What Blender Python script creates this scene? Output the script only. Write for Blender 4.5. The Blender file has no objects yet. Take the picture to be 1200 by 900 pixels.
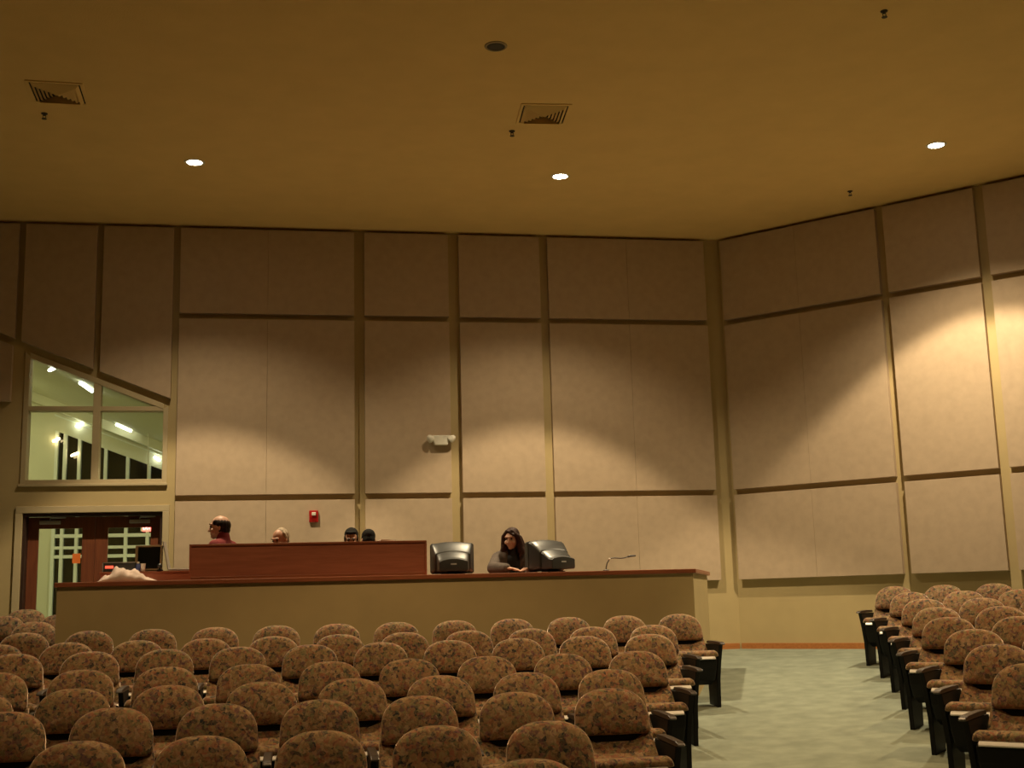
import bpy, bmesh, math, random
from mathutils import Vector, Matrix, Euler
random.seed(7)
R = math.radians
C = bpy.context.scene.collection
SC = bpy.context.scene

# ---------------------------------------------------------------- geometry of the place
ZS = 0.7412                      # eye height over the floor line at the rear wall
A1 = 0.1755                      # rear wall direction relative to the camera
A2 = -0.6284 - A1                # right wall direction in this frame (about -46 deg)
S = 5.125
PITCH, ROLL, FPX = .1753, -.026, 1432.82
_c, _s = math.cos(-A1), math.sin(-A1)
_xc, _yc = .5957 * S, 3.3598 * S
COR = Vector((_c * _xc - _s * _yc, _s * _xc + _c * _yc))   # plan position of the panel corner
UU = Vector((math.cos(A2), math.sin(A2)))                  # along right wall, towards the camera
NN = Vector((-math.sin(A2), math.cos(A2)))                 # out through the right wall
HC = S + ZS                                                # ceiling height
WT = 0.09                                                  # panel stand-off
YW = COR.y + WT                                            # rear wall face
WC = Vector((COR.x + WT * (1 - math.cos(A2)) / -math.sin(A2), YW))  # wall corner
SL = .0742                                                 # floor slope


# ---------------------------------------------------------------- materials
def nt(name):
    m = bpy.data.materials.new(name)
    m.use_nodes = True
    n = m.node_tree.nodes
    return m, n, m.node_tree.links, n['Principled BSDF']


def mat(name, col, rough=.6, metal=0., var=.06, scale=30., bump=0., bscale=200., spec=.5, coords='Object'):
    m, n, l, b = nt(name)
    b.inputs['Roughness'].default_value = rough
    b.inputs['Metallic'].default_value = metal
    b.inputs['Specular IOR Level'].default_value = spec
    tc = n.new('ShaderNodeTexCoord')
    nz = n.new('ShaderNodeTexNoise')
    nz.inputs['Scale'].default_value = scale
    nz.inputs['Detail'].default_value = 4
    l.new(tc.outputs[coords], nz.inputs['Vector'])
    rp = n.new('ShaderNodeValToRGB')
    rp.color_ramp.elements[0].position = .3
    rp.color_ramp.elements[1].position = .7
    rp.color_ramp.elements[0].color = (*[max(0, c * (1 - var)) for c in col], 1)
    rp.color_ramp.elements[1].color = (*[min(1, c * (1 + var)) for c in col], 1)
    l.new(nz.outputs['Fac'], rp.inputs['Fac'])
    l.new(rp.outputs['Color'], b.inputs['Base Color'])
    if bump:
        nb = n.new('ShaderNodeTexNoise')
        nb.inputs['Scale'].default_value = bscale
        nb.inputs['Detail'].default_value = 3
        l.new(tc.outputs[coords], nb.inputs['Vector'])
        bp = n.new('ShaderNodeBump')
        bp.inputs['Strength'].default_value = bump
        bp.inputs['Distance'].default_value = .01
        l.new(nb.outputs['Fac'], bp.inputs['Height'])
        l.new(bp.outputs['Normal'], b.inputs['Normal'])
    return m


def emit(name, col, strength):
    m, n, l, b = nt(name)
    b.inputs['Base Color'].default_value = (*col, 1)
    b.inputs['Emission Color'].default_value = (*col, 1)
    b.inputs['Emission Strength'].default_value = strength
    return m


def wood(name, a, c, rough=.4, scale=3., axis=(1, 14, 14)):
    m, n, l, b = nt(name)
    b.inputs['Roughness'].default_value = rough
    tc = n.new('ShaderNodeTexCoord')
    mp = n.new('ShaderNodeMapping')
    mp.inputs['Scale'].default_value = axis
    nz = n.new('ShaderNodeTexNoise')
    nz.inputs['Scale'].default_value = scale
    nz.inputs['Detail'].default_value = 6
    nz.inputs['Distortion'].default_value = .6
    rp = n.new('ShaderNodeValToRGB')
    rp.color_ramp.elements[0].position = .3
    rp.color_ramp.elements[1].position = .7
    rp.color_ramp.elements[0].color = (*a, 1)
    rp.color_ramp.elements[1].color = (*c, 1)
    l.new(tc.outputs['Object'], mp.inputs['Vector'])
    l.new(mp.outputs['Vector'], nz.inputs['Vector'])
    l.new(nz.outputs['Fac'], rp.inputs['Fac'])
    l.new(rp.outputs['Color'], b.inputs['Base Color'])
    return m


def floral():
    m, n, l, b = nt('floral_upholstery')
    b.inputs['Roughness'].default_value = .85
    b.inputs['Specular IOR Level'].default_value = .2
    b.inputs['Sheen Weight'].default_value = 1.
    b.inputs['Sheen Roughness'].default_value = .3
    b.inputs['Sheen Tint'].default_value = (.95, .75, .6, 1)
    tc = n.new('ShaderNodeTexCoord')
    oi = n.new('ShaderNodeObjectInfo')
    ad = n.new('ShaderNodeVectorMath')
    ad.operation = 'MULTIPLY_ADD'
    cb = n.new('ShaderNodeCombineXYZ')
    for k in 'XYZ':
        l.new(oi.outputs['Random'], cb.inputs[k])
    ad.inputs[1].default_value = (7.3, 9.1, 5.7)
    l.new(cb.outputs[0], ad.inputs[0])
    l.new(tc.outputs['Object'], ad.inputs[2])
    nz = n.new('ShaderNodeTexNoise')
    nz.inputs['Scale'].default_value = 28
    nz.inputs['Detail'].default_value = 3
    l.new(ad.outputs[0], nz.inputs['Vector'])
    mx = n.new('ShaderNodeMix')
    mx.data_type = 'VECTOR'
    mx.inputs['Factor'].default_value = .05
    l.new(ad.outputs[0], mx.inputs['A'])
    l.new(nz.outputs['Color'], mx.inputs['B'])
    cols = []
    for sc, stops in ((46, ((0, (0.239, 0.144, 0.072)), (.24, (0.319, 0.201, 0.101)), (.42, (0.287, 0.111, 0.064)), (.55, (0.176, 0.156, 0.076)), (.65, (0.025, 0.029, 0.033)), (.80, (0.367, 0.246, 0.152)), (.90, (0.136, 0.062, 0.072)))),
                      (96, ((0, (0.176, 0.111, 0.050)), (.3, (0.367, 0.238, 0.127)), (.50, (0.025, 0.029, 0.028)), (.64, (0.287, 0.123, 0.072)), (.80, (0.231, 0.205, 0.101))))):
        v = n.new('ShaderNodeTexVoronoi')
        v.inputs['Scale'].default_value = sc
        l.new(mx.outputs['Result'], v.inputs['Vector'])
        sp = n.new('ShaderNodeSeparateColor')
        l.new(v.outputs['Color'], sp.inputs[0])
        r = n.new('ShaderNodeValToRGB')
        r.color_ramp.interpolation = 'CONSTANT'
        e = r.color_ramp.elements
        e[0].position, e[0].color = stops[0][0], (*stops[0][1], 1)
        e[1].position, e[1].color = stops[1][0], (*stops[1][1], 1)
        for p, cc in stops[2:]:
            x = e.new(p)
            x.color = (*cc, 1)
        l.new(sp.outputs[0], r.inputs['Fac'])
        cols.append(r.outputs['Color'])
    m2 = n.new('ShaderNodeMix')
    m2.data_type = 'RGBA'
    m2.inputs['Factor'].default_value = .40
    l.new(cols[0], m2.inputs['A'])
    l.new(cols[1], m2.inputs['B'])
    l.new(m2.outputs['Result'], b.inputs['Base Color'])
    return m


M = dict(
    floral=floral(),
    plastic=mat('black_plastic', (.005, .005, .0055), .5, var=.2, spec=.2),
    arm=mat('brown_armrest', (.036, .024, .018), .35, var=.15),
    trim=mat('satin_metal', (.82, .80, .78), .35, .1, var=.03),
    carpet=mat('grey_green_carpet', (.235, .262, .205), .95, var=.16, scale=5., bump=.5, bscale=260., spec=.1),
    panel=mat('beige_panel_fabric', (.50, .382, .268), .9, var=.05, scale=9., bump=.35, bscale=420., spec=.15),
    paint=mat('beige_wall_paint', (.47, .365, .185), .75, var=.03, scale=4., bump=.08, bscale=150., spec=.3),
    casing=mat('beige_casing_paint', (.50, .41, .25), .45, var=.03, scale=4.),
    ceil=mat('ceiling_paint', (.76, .54, .22), .85, var=.03, scale=3., bump=.25, bscale=60., spec=.2),
    cherry=wood('cherry_wood', (.30, .095, .05), (.40, .13, .07), .42),
    cap=wood('cap_wood', (.24, .075, .035), (.34, .11, .05), .34),
    base=wood('oak_baseboard', (.36, .13, .035), (.48, .19, .055), .4),
    door=wood('door_wood', (.15, .045, .022), (.22, .07, .03), .4, axis=(14, 14, 1)),
    doorframe=mat('dark_door_frame', (.035, .014, .009), .5, var=.15),
    white=mat('white_plastic', (.75, .72, .62), .45, var=.03),
    diff=mat('diffuser_metal', (.34, .255, .135), .6, var=.04),
    dark=mat('dark_void', (.006, .005, .004), .9, var=.1),
    speaker=mat('speaker_grille', (.05, .042, .03), .7, var=.2, scale=300.),
    red=mat('red_enamel', (.42, .015, .012), .35, var=.08),
    lobby=mat('lobby_paint', (.60, .60, .45), .7, var=.02, scale=3.),
    mull=mat('white_mullion', (.72, .76, .70), .45, var=.03),
    night=mat('night_glass', (.012, .010, .006), .06, var=.3, spec=.8),
    crt=mat('glossy_black_plastic', (.024, .026, .026), .40, var=.12, spec=1.),
    grey=mat('grey_label', (.42, .42, .42), .5, var=.05),
    screen=mat('black_screen', (.006, .007, .006), .25, var=.1),
    tan=mat('tan_bezel', (.34, .24, .12), .5, var=.06),
    cloth=mat('pale_pink_cloth', (.66, .52, .45), .9, var=.04, scale=14., bump=.3, bscale=120.),
    paper=mat('white_paper', (.8, .76, .7), .7, var=.02),
    orange=mat('orange_paper', (.85, .20, .03), .7, var=.04),
    blue=mat('blue_plastic', (.07, .10, .30), .4, var=.06),
    silver=mat('silver_metal', (.55, .55, .54), .32, .6, var=.05),
    brass=mat('brass_metal', (.6, .36, .16), .3, .8, var=.05),
    skin=mat('fair_skin', (.62, .36, .25), .5, var=.07, scale=40.),
    skin_b=mat('warm_skin', (.52, .27, .17), .5, var=.07, scale=40.),
    maroon=mat('maroon_shirt_cloth', (.21, .02, .022), .85, var=.12, scale=25., bump=.3, bscale=90.),
    bluecloth=mat('navy_shirt_cloth', (.03, .04, .08), .85, var=.1, scale=25., bump=.3, bscale=90.),
    blackcloth=mat('black_cloth', (.012, .011, .012), .85, var=.2, scale=25., bump=.3, bscale=90.),
    greycloth=mat('grey_brown_jacket_cloth', (.10, .075, .06), .85, var=.15, scale=25., bump=.4, bscale=90.),
    trouser=mat('dark_trouser_cloth', (.03, .03, .035), .85, var=.12, scale=25., bump=.3, bscale=90.),
    hair_dark=mat('dark_brown_hair', (.022, .012, .008), .75, spec=.2, var=.5, scale=60., bump=.6, bscale=90.),
    hair_black=mat('black_hair', (.014, .012, .010), .8, spec=.15, var=.5, scale=60., bump=.6, bscale=90.),
    hair_grey=mat('grey_blond_hair', (.36, .27, .17), .55, var=.3, scale=60., bump=.6, bscale=90.),
    hair_red=mat('long_brown_hair', (.04, .014, .008), .6, spec=.3, var=.5, scale=50., bump=.6, bscale=80.),
    eye=mat('eye_dark', (.02, .015, .012), .15, var=.1),
    shoe=mat('black_shoe', (.012, .011, .01), .4, var=.1),
    lamp=emit('lamp_glow', (1, .86, .62), 26),
    tube=emit('lobby_lamp_glow', (1, 1, .82), 5),
    warmglow=emit('warm_glass_glow', (1, .75, .38), 5),
    exitred=emit('exit_red_glow', (1, .10, .07), 2.2),
    exitwhite=emit('exit_white_glow', (1, .55, .5), 2.2),
    led=emit('red_display', (1, .10, .05), .7),
)


def glass():
    m, n, l, b = nt('clear_glass')
    b.inputs['Base Color'].default_value = (.95, 1, .96, 1)
    b.inputs['Roughness'].default_value = .02
    b.inputs['IOR'].default_value = 1.45
    b.inputs['Transmission Weight'].default_value = 1
    nz = n.new('ShaderNodeTexNoise')
    nz.inputs['Scale'].default_value = 3
    mr = n.new('ShaderNodeMapRange')
    mr.inputs['To Min'].default_value = .0
    mr.inputs['To Max'].default_value = .02
    l.new(nz.outputs['Fac'], mr.inputs['Value'])
    l.new(mr.outputs[0], b.inputs['Roughness'])
    return m


M['glass'] = glass()


# ---------------------------------------------------------------- mesh helpers
def link(name, me, parent=None):
    o = bpy.data.objects.new(name, me)
    C.objects.link(o)
    if parent is not None:
        o.parent = parent
    return o


def obj(name, bm, m, parent=None, smooth=False, bevel=0., seg=2):
    bmesh.ops.recalc_face_normals(bm, faces=bm.faces)
    if bevel:
        es = [e for e in bm.edges if len(e.link_faces) == 2 and e.calc_face_angle(0) > R(40)]
        bmesh.ops.bevel(bm, geom=es, offset=bevel, segments=seg, affect='EDGES', profile=.6, clamp_overlap=True)
    me = bpy.data.meshes.new(name)
    bm.to_mesh(me)
    bm.free()
    me.materials.append(M[m] if isinstance(m, str) else m)
    if smooth:
        for p in me.polygons:
            p.use_smooth = True
        if smooth is not True:
            me.set_sharp_from_angle(angle=R(smooth))
    return link(name, me, parent)


def box(bm, x0, x1, y0, y1, z0, z1, mtx=None):
    vs = [bm.verts.new((x, y, z)) for z in (z0, z1) for y in (y0, y1) for x in (x0, x1)]
    for f in ((0, 1, 3, 2), (4, 6, 7, 5), (0, 4, 5, 1), (2, 3, 7, 6), (0, 2, 6, 4), (1, 5, 7, 3)):
        bm.faces.new([vs[i] for i in f])
    if mtx is not None:
        bmesh.ops.transform(bm, matrix=mtx, verts=vs)
    return vs


def prism(bm, pts, fn, a, b):
    """extrude polygon pts (p,q) between depths a and b; fn(p,q,d)->xyz"""
    lo = [bm.verts.new(fn(p, q, a)) for p, q in pts]
    hi = [bm.verts.new(fn(p, q, b)) for p, q in pts]
    n = len(pts)
    bm.faces.new(lo)
    bm.faces.new(hi[::-1])
    for i in range(n):
        j = (i + 1) % n
        bm.faces.new((lo[i], hi[i], hi[j], lo[j]))
    return lo + hi


def tube(bm, pts, r, seg=8):
    pts = [Vector(p) for p in pts]
    rr = r if isinstance(r, (list, tuple)) else [r] * len(pts)
    rings = []
    for i, p in enumerate(pts):
        t = (pts[min(i + 1, len(pts) - 1)] - pts[max(i - 1, 0)]).normalized()
        a = t.orthogonal().normalized() if i == 0 else (rings_n - t * rings_n.dot(t)).normalized()
        rings_n = a
        b = t.cross(a)
        rings.append([bm.verts.new(p + (a * math.cos(k * 2 * math.pi / seg) + b * math.sin(k * 2 * math.pi / seg)) * rr[i]) for k in range(seg)])
    for i in range(len(rings) - 1):
        for k in range(seg):
            bm.faces.new((rings[i][k], rings[i][(k + 1) % seg], rings[i + 1][(k + 1) % seg], rings[i + 1][k]))
    bm.faces.new(rings[0][::-1])
    bm.faces.new(rings[-1])


def lathe(bm, prof, seg=32, mtx=None):
    vs = []
    rings = []
    for r, z in prof:
        if r < 1e-6:
            ring = [bm.verts.new((0, 0, z))]
        else:
            ring = [bm.verts.new((r * math.cos(k * 2 * math.pi / seg), r * math.sin(k * 2 * math.pi / seg), z)) for k in range(seg)]
        rings.append(ring)
        vs += ring
    for a, b in zip(rings, rings[1:]):
        for k in range(seg):
            k2 = (k + 1) % seg
            if len(a) == 1 and len(b) == 1:
                continue
            if len(a) == 1:
                bm.faces.new((a[0], b[k], b[k2]))
            elif len(b) == 1:
                bm.faces.new((a[k], a[k2], b[0]))
            else:
                bm.faces.new((a[k], a[k2], b[k2], b[k]))
    if mtx is not None:
        bmesh.ops.transform(bm, matrix=mtx, verts=vs)
    return vs


def tag(o, label, cat, group=None):
    o['label'] = label
    o['category'] = cat
    if group:
        o['group'] = group
    return o


def thing(name, label, cat, loc=(0, 0, 0), rotz=0, group=None):
    o = bpy.data.objects.new(name, None)
    o.empty_display_size = .1
    C.objects.link(o)
    o.location = loc
    o.rotation_euler = (0, 0, rotz)
    return tag(o, label, cat, group)


def struct(name, bm, m, parent=None, **kw):
    o = obj(name, bm, m, parent, **kw)
    if parent is None:
        o['kind'] = 'structure'
    return o


def dup(root, loc, rotz, label, group=None):
    r = root.copy()
    C.objects.link(r)
    r.location = loc
    r.rotation_euler = (0, 0, rotz)
    r['label'] = label
    if group:
        r['group'] = group
    for ch in list(root.children):
        c = ch.copy()
        C.objects.link(c)
        c.parent = r
        for g in ch.children:
            d = g.copy()
            C.objects.link(d)
            d.parent = c
    return r


NB = Matrix.Identity(4)
ORD = ['', 'first', 'second', 'third', 'fourth', 'fifth', 'sixth', 'seventh', 'eighth', 'ninth', 'tenth', 'eleventh', 'twelfth', 'thirteenth', 'fourteenth', 'fifteenth']

# ---------------------------------------------------------------- room shell
XL, YF = -9.0, -4.0                       # room limits beyond the frame
UE = 9.0                                  # right wall length


def rw(u, z, d=0.):
    """point by the right wall: u along it, d out from the panel plane into the room (negative = to the wall)"""
    p = COR + UU * u - NN * d
    return (p.x, p.y, z)


half = (NN + Vector((0, 1))).normalized()  # towards the corner
def fz_left(x, y):
    return -SL * (COR.y - y)


def fz_right(x, y):
    return -SL * (COR - Vector((x, y))).dot(NN)


def on_left(x, y):
    v = Vector((x, y)) - WC
    return half.x * v.y - half.y * v.x > 0


def floor_z(x, y):
    return fz_left(x, y) if on_left(x, y) else fz_right(x, y)


crb = WC - half * ((WC.y - YF) / half.y)
rend = WC + UU * UE
L_ = [(WC.x, WC.y), (crb.x, crb.y), (XL, YF), (XL, YW)]
R_ = [(WC.x, WC.y), (rend.x, rend.y), (rend.x, YF), (crb.x, crb.y)]
bm = bmesh.new()
v = [bm.verts.new((x, y, fz_left(x, y))) for x, y in L_]
w = [bm.verts.new((x, y, fz_right(x, y))) for x, y in R_[1:3]]
bm.faces.new(v)
bm.faces.new((v[0], w[0], w[1], v[1]))
struct('floor', bm, 'carpet')

bm = bmesh.new()
prism(bm, [(XL - .2, YF - .2), (rend.x + .3, YF - .2), (rend.x + .3, rend.y), (WC.x + .3, YW + .05), (XL - .2, YW + .05)], lambda p, q, d: (p, q, d), HC, HC + .2)
struct('ceiling', bm, 'ceil')

# rear wall with its door and window openings
DX0, DX1, DZ = -3.465, -1.734, 1.258 + ZS
WX0, WX1, WZ0 = -3.465, -1.745, 1.672 + ZS


def slant(x):                             # underside of the slanted panels
    return 3.485 + ZS - .398 * (x + 3.54)


def win_top(x):                           # glass edge below the slanted header
    return 3.30 + ZS - .398 * (x + 3.465) - 0.0


WALLD = .24
B_ = lambda p, q, d: (p, d, q)
bm = bmesh.new()
zb = -.05
for poly in ([(XL - .1, zb), (DX0, zb), (DX0, HC), (XL - .1, HC)],
             [(DX1, zb), (WC.x + .02, zb), (WC.x + .02, HC), (DX1, HC)],
             [(DX0, DZ), (DX1, DZ), (DX1, WZ0), (DX0, WZ0)],
             [(WX0, win_top(WX0)), (DX1, win_top(DX1)), (DX1, HC), (WX0, HC)]):
    prism(bm, poly, B_, YW, YW + WALLD)
struct('wall_back', bm, 'paint')

bm = bmesh.new()
prism(bm, [(0, zb), (UE + .3, zb - 1), (UE + .3, HC), (0, HC)], lambda p, q, d: tuple((WC + UU * p + NN * d).to_3d() + Vector((0, 0, q))), 0, .2)
struct('wall_right', bm, 'paint')
bm = bmesh.new()
box(bm, XL - .2, XL, YF, YW, -2, HC)
struct('wall_left', bm, 'paint')
bm = bmesh.new()
box(bm, XL - .2, rend.x + .3, YF - .2, YF, -2.5, HC)
struct('wall_front', bm, 'paint')
bm = bmesh.new()
box(bm, rend.x + .02, rend.x + .2, YF, rend.y, -2.5, HC)
struct('wall_side', bm, 'paint')

# baseboards
bm = bmesh.new()
prism(bm, [(.02, 0), (UE, 0), (UE, .082), (.02, .082)], lambda p, q, d: tuple((WC + UU * p - NN * d).to_3d() + Vector((0, 0, q))), 0, .016)
struct('baseboard_right', bm, 'base', bevel=.003)
bm = bmesh.new()
prism(bm, [(DX1 + .13, 0), (WC.x - .02, 0), (WC.x - .02, .082), (DX1 + .13, .082)], B_, YW - .016, YW)
struct('baseboard_back', bm, 'base', bevel=.003)

# ---------------------------------------------------------------- acoustic panels
T, Z1a, Z1b, Z2a, Z2b, Z3 = 5.078 + ZS, 3.902 + ZS, 3.822 + ZS, 1.460 + ZS, 1.382 + ZS, .2076 + ZS
PG = 'fabric acoustic panels on the walls'


def panel(poly, label, right=False):
    bm = bmesh.new()
    if right:
        prism(bm, poly, lambda p, q, d: rw(p, q, d), -WT + .001, 0)
    else:
        prism(bm, poly, B_, YW - .001, YW - WT)
    o = obj('acoustic_panel', bm, 'panel', bevel=.003)
    return tag(o, label, 'acoustic panel', PG)


rows_ = ((Z1a, T, 'top row'), (Z2a, Z1b, 'tall middle row'), (Z3, Z2b, 'bottom row'))
cols = [(-1.575, -.4160, 'first column right of slanted window'),
        (-.4140, .745, 'second column right of slanted window'),
        (.885, 2.05, 'column above two dark haired heads'),
        (2.2, 3.35, 'column above seated woman'),
        (3.47, 4.629, 'column left beside the corner column'),
        (4.631, 5.79, 'rear wall column at the corner')]
for x0, x1, nm in cols:
    for z0, z1, rn in rows_:
        panel([(x0, z0), (x1, z0), (x1, z1), (x0, z1)], 'beige fabric wall panel, %s, %s' % (rn, nm))
for x0, x1, nm in ((-3.56, -2.655, 'left half'), (-2.57, -1.665, 'right half')):
    panel([(x0, slant(x0)), (x1, slant(x1)), (x1, T), (x0, T)], 'tall dim wall panel with slanted foot above %s of the window' % nm)
panel([(-4.75, slant(-4.75)), (-3.645, slant(-3.645)), (-3.645, T), (-4.75, T)], 'dim wall panel at far left edge above the slanted line')
panel([(-4.75, 2.70 + ZS), (-3.665, 2.70 + ZS), (-3.665, slant(-3.665) - .1), (-4.75, slant(-4.75) - .1)], 'dim wall panel left of the slanted window below the slanted line')
rcols = [(.03, 1.174, 'first column right of the corner'), (1.176, 2.33, 'second column right of the corner'),
         (2.44, 3.625, 'third column right of the corner'), (3.75, 4.92, 'fourth column right of the corner at frame edge')]
for u0, u1, nm in rcols:
    for z0, z1, rn in rows_:
        panel([(u0, z0), (u1, z0), (u1, z1), (u0, z1)], 'right wall beige panel, %s, %s' % (rn, nm), True)

# ---------------------------------------------------------------- window and doors
GY = YW + .12


def bar(bm, poly, y0, y1):
    prism(bm, poly, B_, y0, y1)


bm = bmesh.new()
fw = .05
bar(bm, [(WX0 - fw, WZ0 - .04), (WX0 + .012, WZ0 - .04), (WX0 + .012, win_top(WX0) + .0), (WX0 - fw, win_top(WX0 - fw) + .05)], YW - .02, YW + .16)
bar(bm, [(WX1 - .012, WZ0 - .04), (WX1 + fw, WZ0 - .04), (WX1 + fw, win_top(WX1) + .03), (WX1 - .012, win_top(WX1))], YW - .02, YW + .16)
bar(bm, [(WX0 + .012, WZ0 - .04), (WX1 - .012, WZ0 - .04), (WX1 - .012, WZ0 + .012), (WX0 + .012, WZ0 + .012)], YW - .02, YW + .16)
bar(bm, [(WX0 + .012, win_top(WX0 + .012) - .012), (WX1 - .012, win_top(WX1 - .012) - .012), (WX1 - .012, win_top(WX1 - .012) + .06), (WX0 + .012, win_top(WX0 + .012) + .06)], YW - .02, YW + .16)
win = struct('window_1', bm, 'casing', bevel=.004)
bm = bmesh.new()
bar(bm, [(-2.648, WZ0 + .012), (-2.555, WZ0 + .012), (-2.555, win_top(-2.555) - .012), (-2.648, win_top(-2.648) - .012)], YW - .012, YW + .15)
obj('mullion', bm, 'casing', win, bevel=.004)
for a, b_ in ((WX0 + .012, -2.648), (-2.555, WX1 - .012)):
    bm = bmesh.new()
    bar(bm, [(a, 2.585 + ZS), (b_, 2.585 + ZS), (b_, 2.645 + ZS), (a, 2.645 + ZS)], YW - .012, YW + .15)
    obj('transom_bar', bm, 'casing', win, bevel=.004)
    bm = bmesh.new()
    bar(bm, [(a, WZ0 + .012), (b_, WZ0 + .012), (b_, 2.585 + ZS), (a, 2.585 + ZS)], GY, GY + .006)
    obj('window_pane', bm, 'glass', win)
bm = bmesh.new()
bar(bm, [(WX0 + .012, 2.645 + ZS), (-2.648, 2.645 + ZS), (-2.648, win_top(-2.648) - .012), (WX0 + .012, win_top(WX0 + .012) - .012)], GY, GY + .006)
obj('window_pane', bm, 'glass', win)
xe = -3.465 + (3.30 - .012 - 2.645) / .398
bm = bmesh.new()
bar(bm, [(-2.555, 2.645 + ZS), (min(xe, WX1 - .012), 2.645 + ZS), (-2.555, win_top(-2.555) - .012)], GY, GY + .006)
obj('window_pane', bm, 'glass', win)
bm = bmesh.new()
bar(bm, [(WX0 - .07, WZ0 - .075), (WX1 + .06, WZ0 - .075), (WX1 + .06, WZ0 - .04), (WX0 - .07, WZ0 - .04)], YW - .05, YW + .02)
obj('window_sill', bm, 'casing', win, bevel=.006)

# casing boards round the doorway and up beside the window
bm = bmesh.new()
bar(bm, [(DX0 - .085, 0), (DX0, 0), (DX0, DZ), (DX0 - .085, DZ)], YW - .035, YW)
bar(bm, [(DX1, 0), (DX1 + .085, 0), (DX1 + .085, DZ), (DX1, DZ)], YW - .035, YW)
bar(bm, [(DX0 - .085, DZ), (DX1 + .085, DZ), (DX1 + .085, DZ + .085), (DX0 - .085, DZ + .085)], YW - .035, YW)
struct('trim_1', bm, 'casing', bevel=.006)
bm = bmesh.new()
bar(bm, [(DX0, 0), (DX0 + .035, 0), (DX0 + .035, DZ - .035), (DX0, DZ - .035)], YW + .02, YW + .235)
bar(bm, [(DX1 - .035, 0), (DX1, 0), (DX1, DZ - .035), (DX1 - .035, DZ - .035)], YW + .02, YW + .235)
bar(bm, [(DX0, DZ - .035), (DX1, DZ - .035), (DX1, DZ), (DX0, DZ)], YW + .02, YW + .235)
struct('trim_2', bm, 'doorframe', bevel=.003)

DY = YW + .185


def door(name, x0, x1, gx0, gx1, hinge_left):
    gz0, gz1 = .22, 1.07 + ZS
    top = DZ - .04
    bm = bmesh.new()
    bar(bm, [(x0, .01), (gx0, .01), (gx0, top), (x0, top)], DY, DY + .045)
    bar(bm, [(gx1, .01), (x1, .01), (x1, top), (gx1, top)], DY, DY + .045)
    bar(bm, [(gx0, gz1), (gx1, gz1), (gx1, top), (gx0, top)], DY, DY + .045)
    bar(bm, [(gx0, .01), (gx1, .01), (gx1, gz0), (gx0, gz0)], DY, DY + .045)
    d = struct(name, bm, 'door', bevel=.002)
    bm = bmesh.new()
    bar(bm, [(gx0, gz0), (gx1, gz0), (gx1, gz1), (gx0, gz1)], DY + .02, DY + .026)
    obj('door_pane', bm, 'glass', d)
    # closer: body on the top rail and a thin arm
    bm = bmesh.new()
    cx = x0 + .27 if hinge_left else x1 - .27
    box(bm, cx - .13, cx + .13, DY - .05, DY, DZ - .135, DZ - .085)
    cl = obj('door_closer', bm, 'silver', d, bevel=.008)
    bm = bmesh.new()
    tube(bm, [(cx, DY - .03, DZ - .085), (cx, DY - .03, DZ - .06), (cx + .2, DY - .09, DZ - .055), (cx + .02, DY - .14, DZ - .05)], .008)
    obj('closer_arm', bm, 'silver', cl)
    bm = bmesh.new()
    hx = gx1 + .05 if hinge_left else gx0 - .05
    box(bm, hx - .02, hx + .02, DY - .006, DY, .92, 1.1)
    tube(bm, [(hx, DY - .004, 1.0), (hx, DY - .05, 1.0), (hx + (-.09 if hinge_left else .09), DY - .05, 1.0)], .011)
    obj('door_handle', bm, 'brass', d, smooth=False)
    return d


mid = -2.6
d1 = door('door_1', DX0 + .036, mid - .002, -3.30, -2.76, True)
d2 = door('door_2', mid + .002, DX1 - .036, -2.44, -1.90, False)
bm = bmesh.new()
bar(bm, [(-2.875, .62 + ZS), (-2.775, .62 + ZS), (-2.775, .745 + ZS), (-2.875, .745 + ZS)], DY + .0172, DY + .0192)
tag(obj('paper_notice', bm, 'orange'), 'orange paper notice taped on left door glass', 'notice')

# ---------------------------------------------------------------- lobby beyond the doors
LY0, LY1 = YW + WALLD, 22.0
LX0, LX1 = -6.5, 1.6
lslope = .41


def lc(x):                                # lobby ceiling, falling to the right
    return 4.33 - lslope * (x + 4.14)


bm = bmesh.new()
box(bm, LX0, LX1, LY0, LY1 + .3, -.06, 0)
struct('floor_lobby', bm, 'carpet')
bm = bmesh.new()
prism(bm, [(LX0 - .1, lc(LX0 - .1)), (LX1 + .1, lc(LX1 + .1)), (LX1 + .1, lc(LX1 + .1) + .15), (LX0 - .1, lc(LX0 - .1) + .15)], B_, LY0, LY1 + .3)
struct('ceiling_lobby', bm, 'lobby')
bm = bmesh.new()
box(bm, LX0 - .2, LX0, LY0, LY1 + .3, 0, 6.5)
struct('wall_lobby_left', bm, 'lobby')
bm = bmesh.new()
box(bm, LX1, LX1 + .2, LY0, LY1 + .3, 0, 4)
struct('wall_lobby_right', bm, 'lobby')
GX0, GX1 = -4.14, 1.2


def gt(x):                                # head of the lobby glazing
    return 3.83 - .385 * (x + 4.11)


bm = bmesh.new()
prism(bm, [(LX0, 0), (GX0, 0), (GX0, lc(GX0)), (LX0, lc(LX0))], B_, LY1, LY1 + .2)
prism(bm, [(GX0, gt(GX0)), (GX1, gt(GX1)), (GX1, lc(GX1)), (GX0, lc(GX0))], B_, LY1, LY1 + .2)
prism(bm, [(GX1, 0), (LX1, 0), (LX1, lc(LX1)), (GX1, lc(GX1))], B_, LY1, LY1 + .2)
struct('wall_lobby_back', bm, 'lobby')
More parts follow.
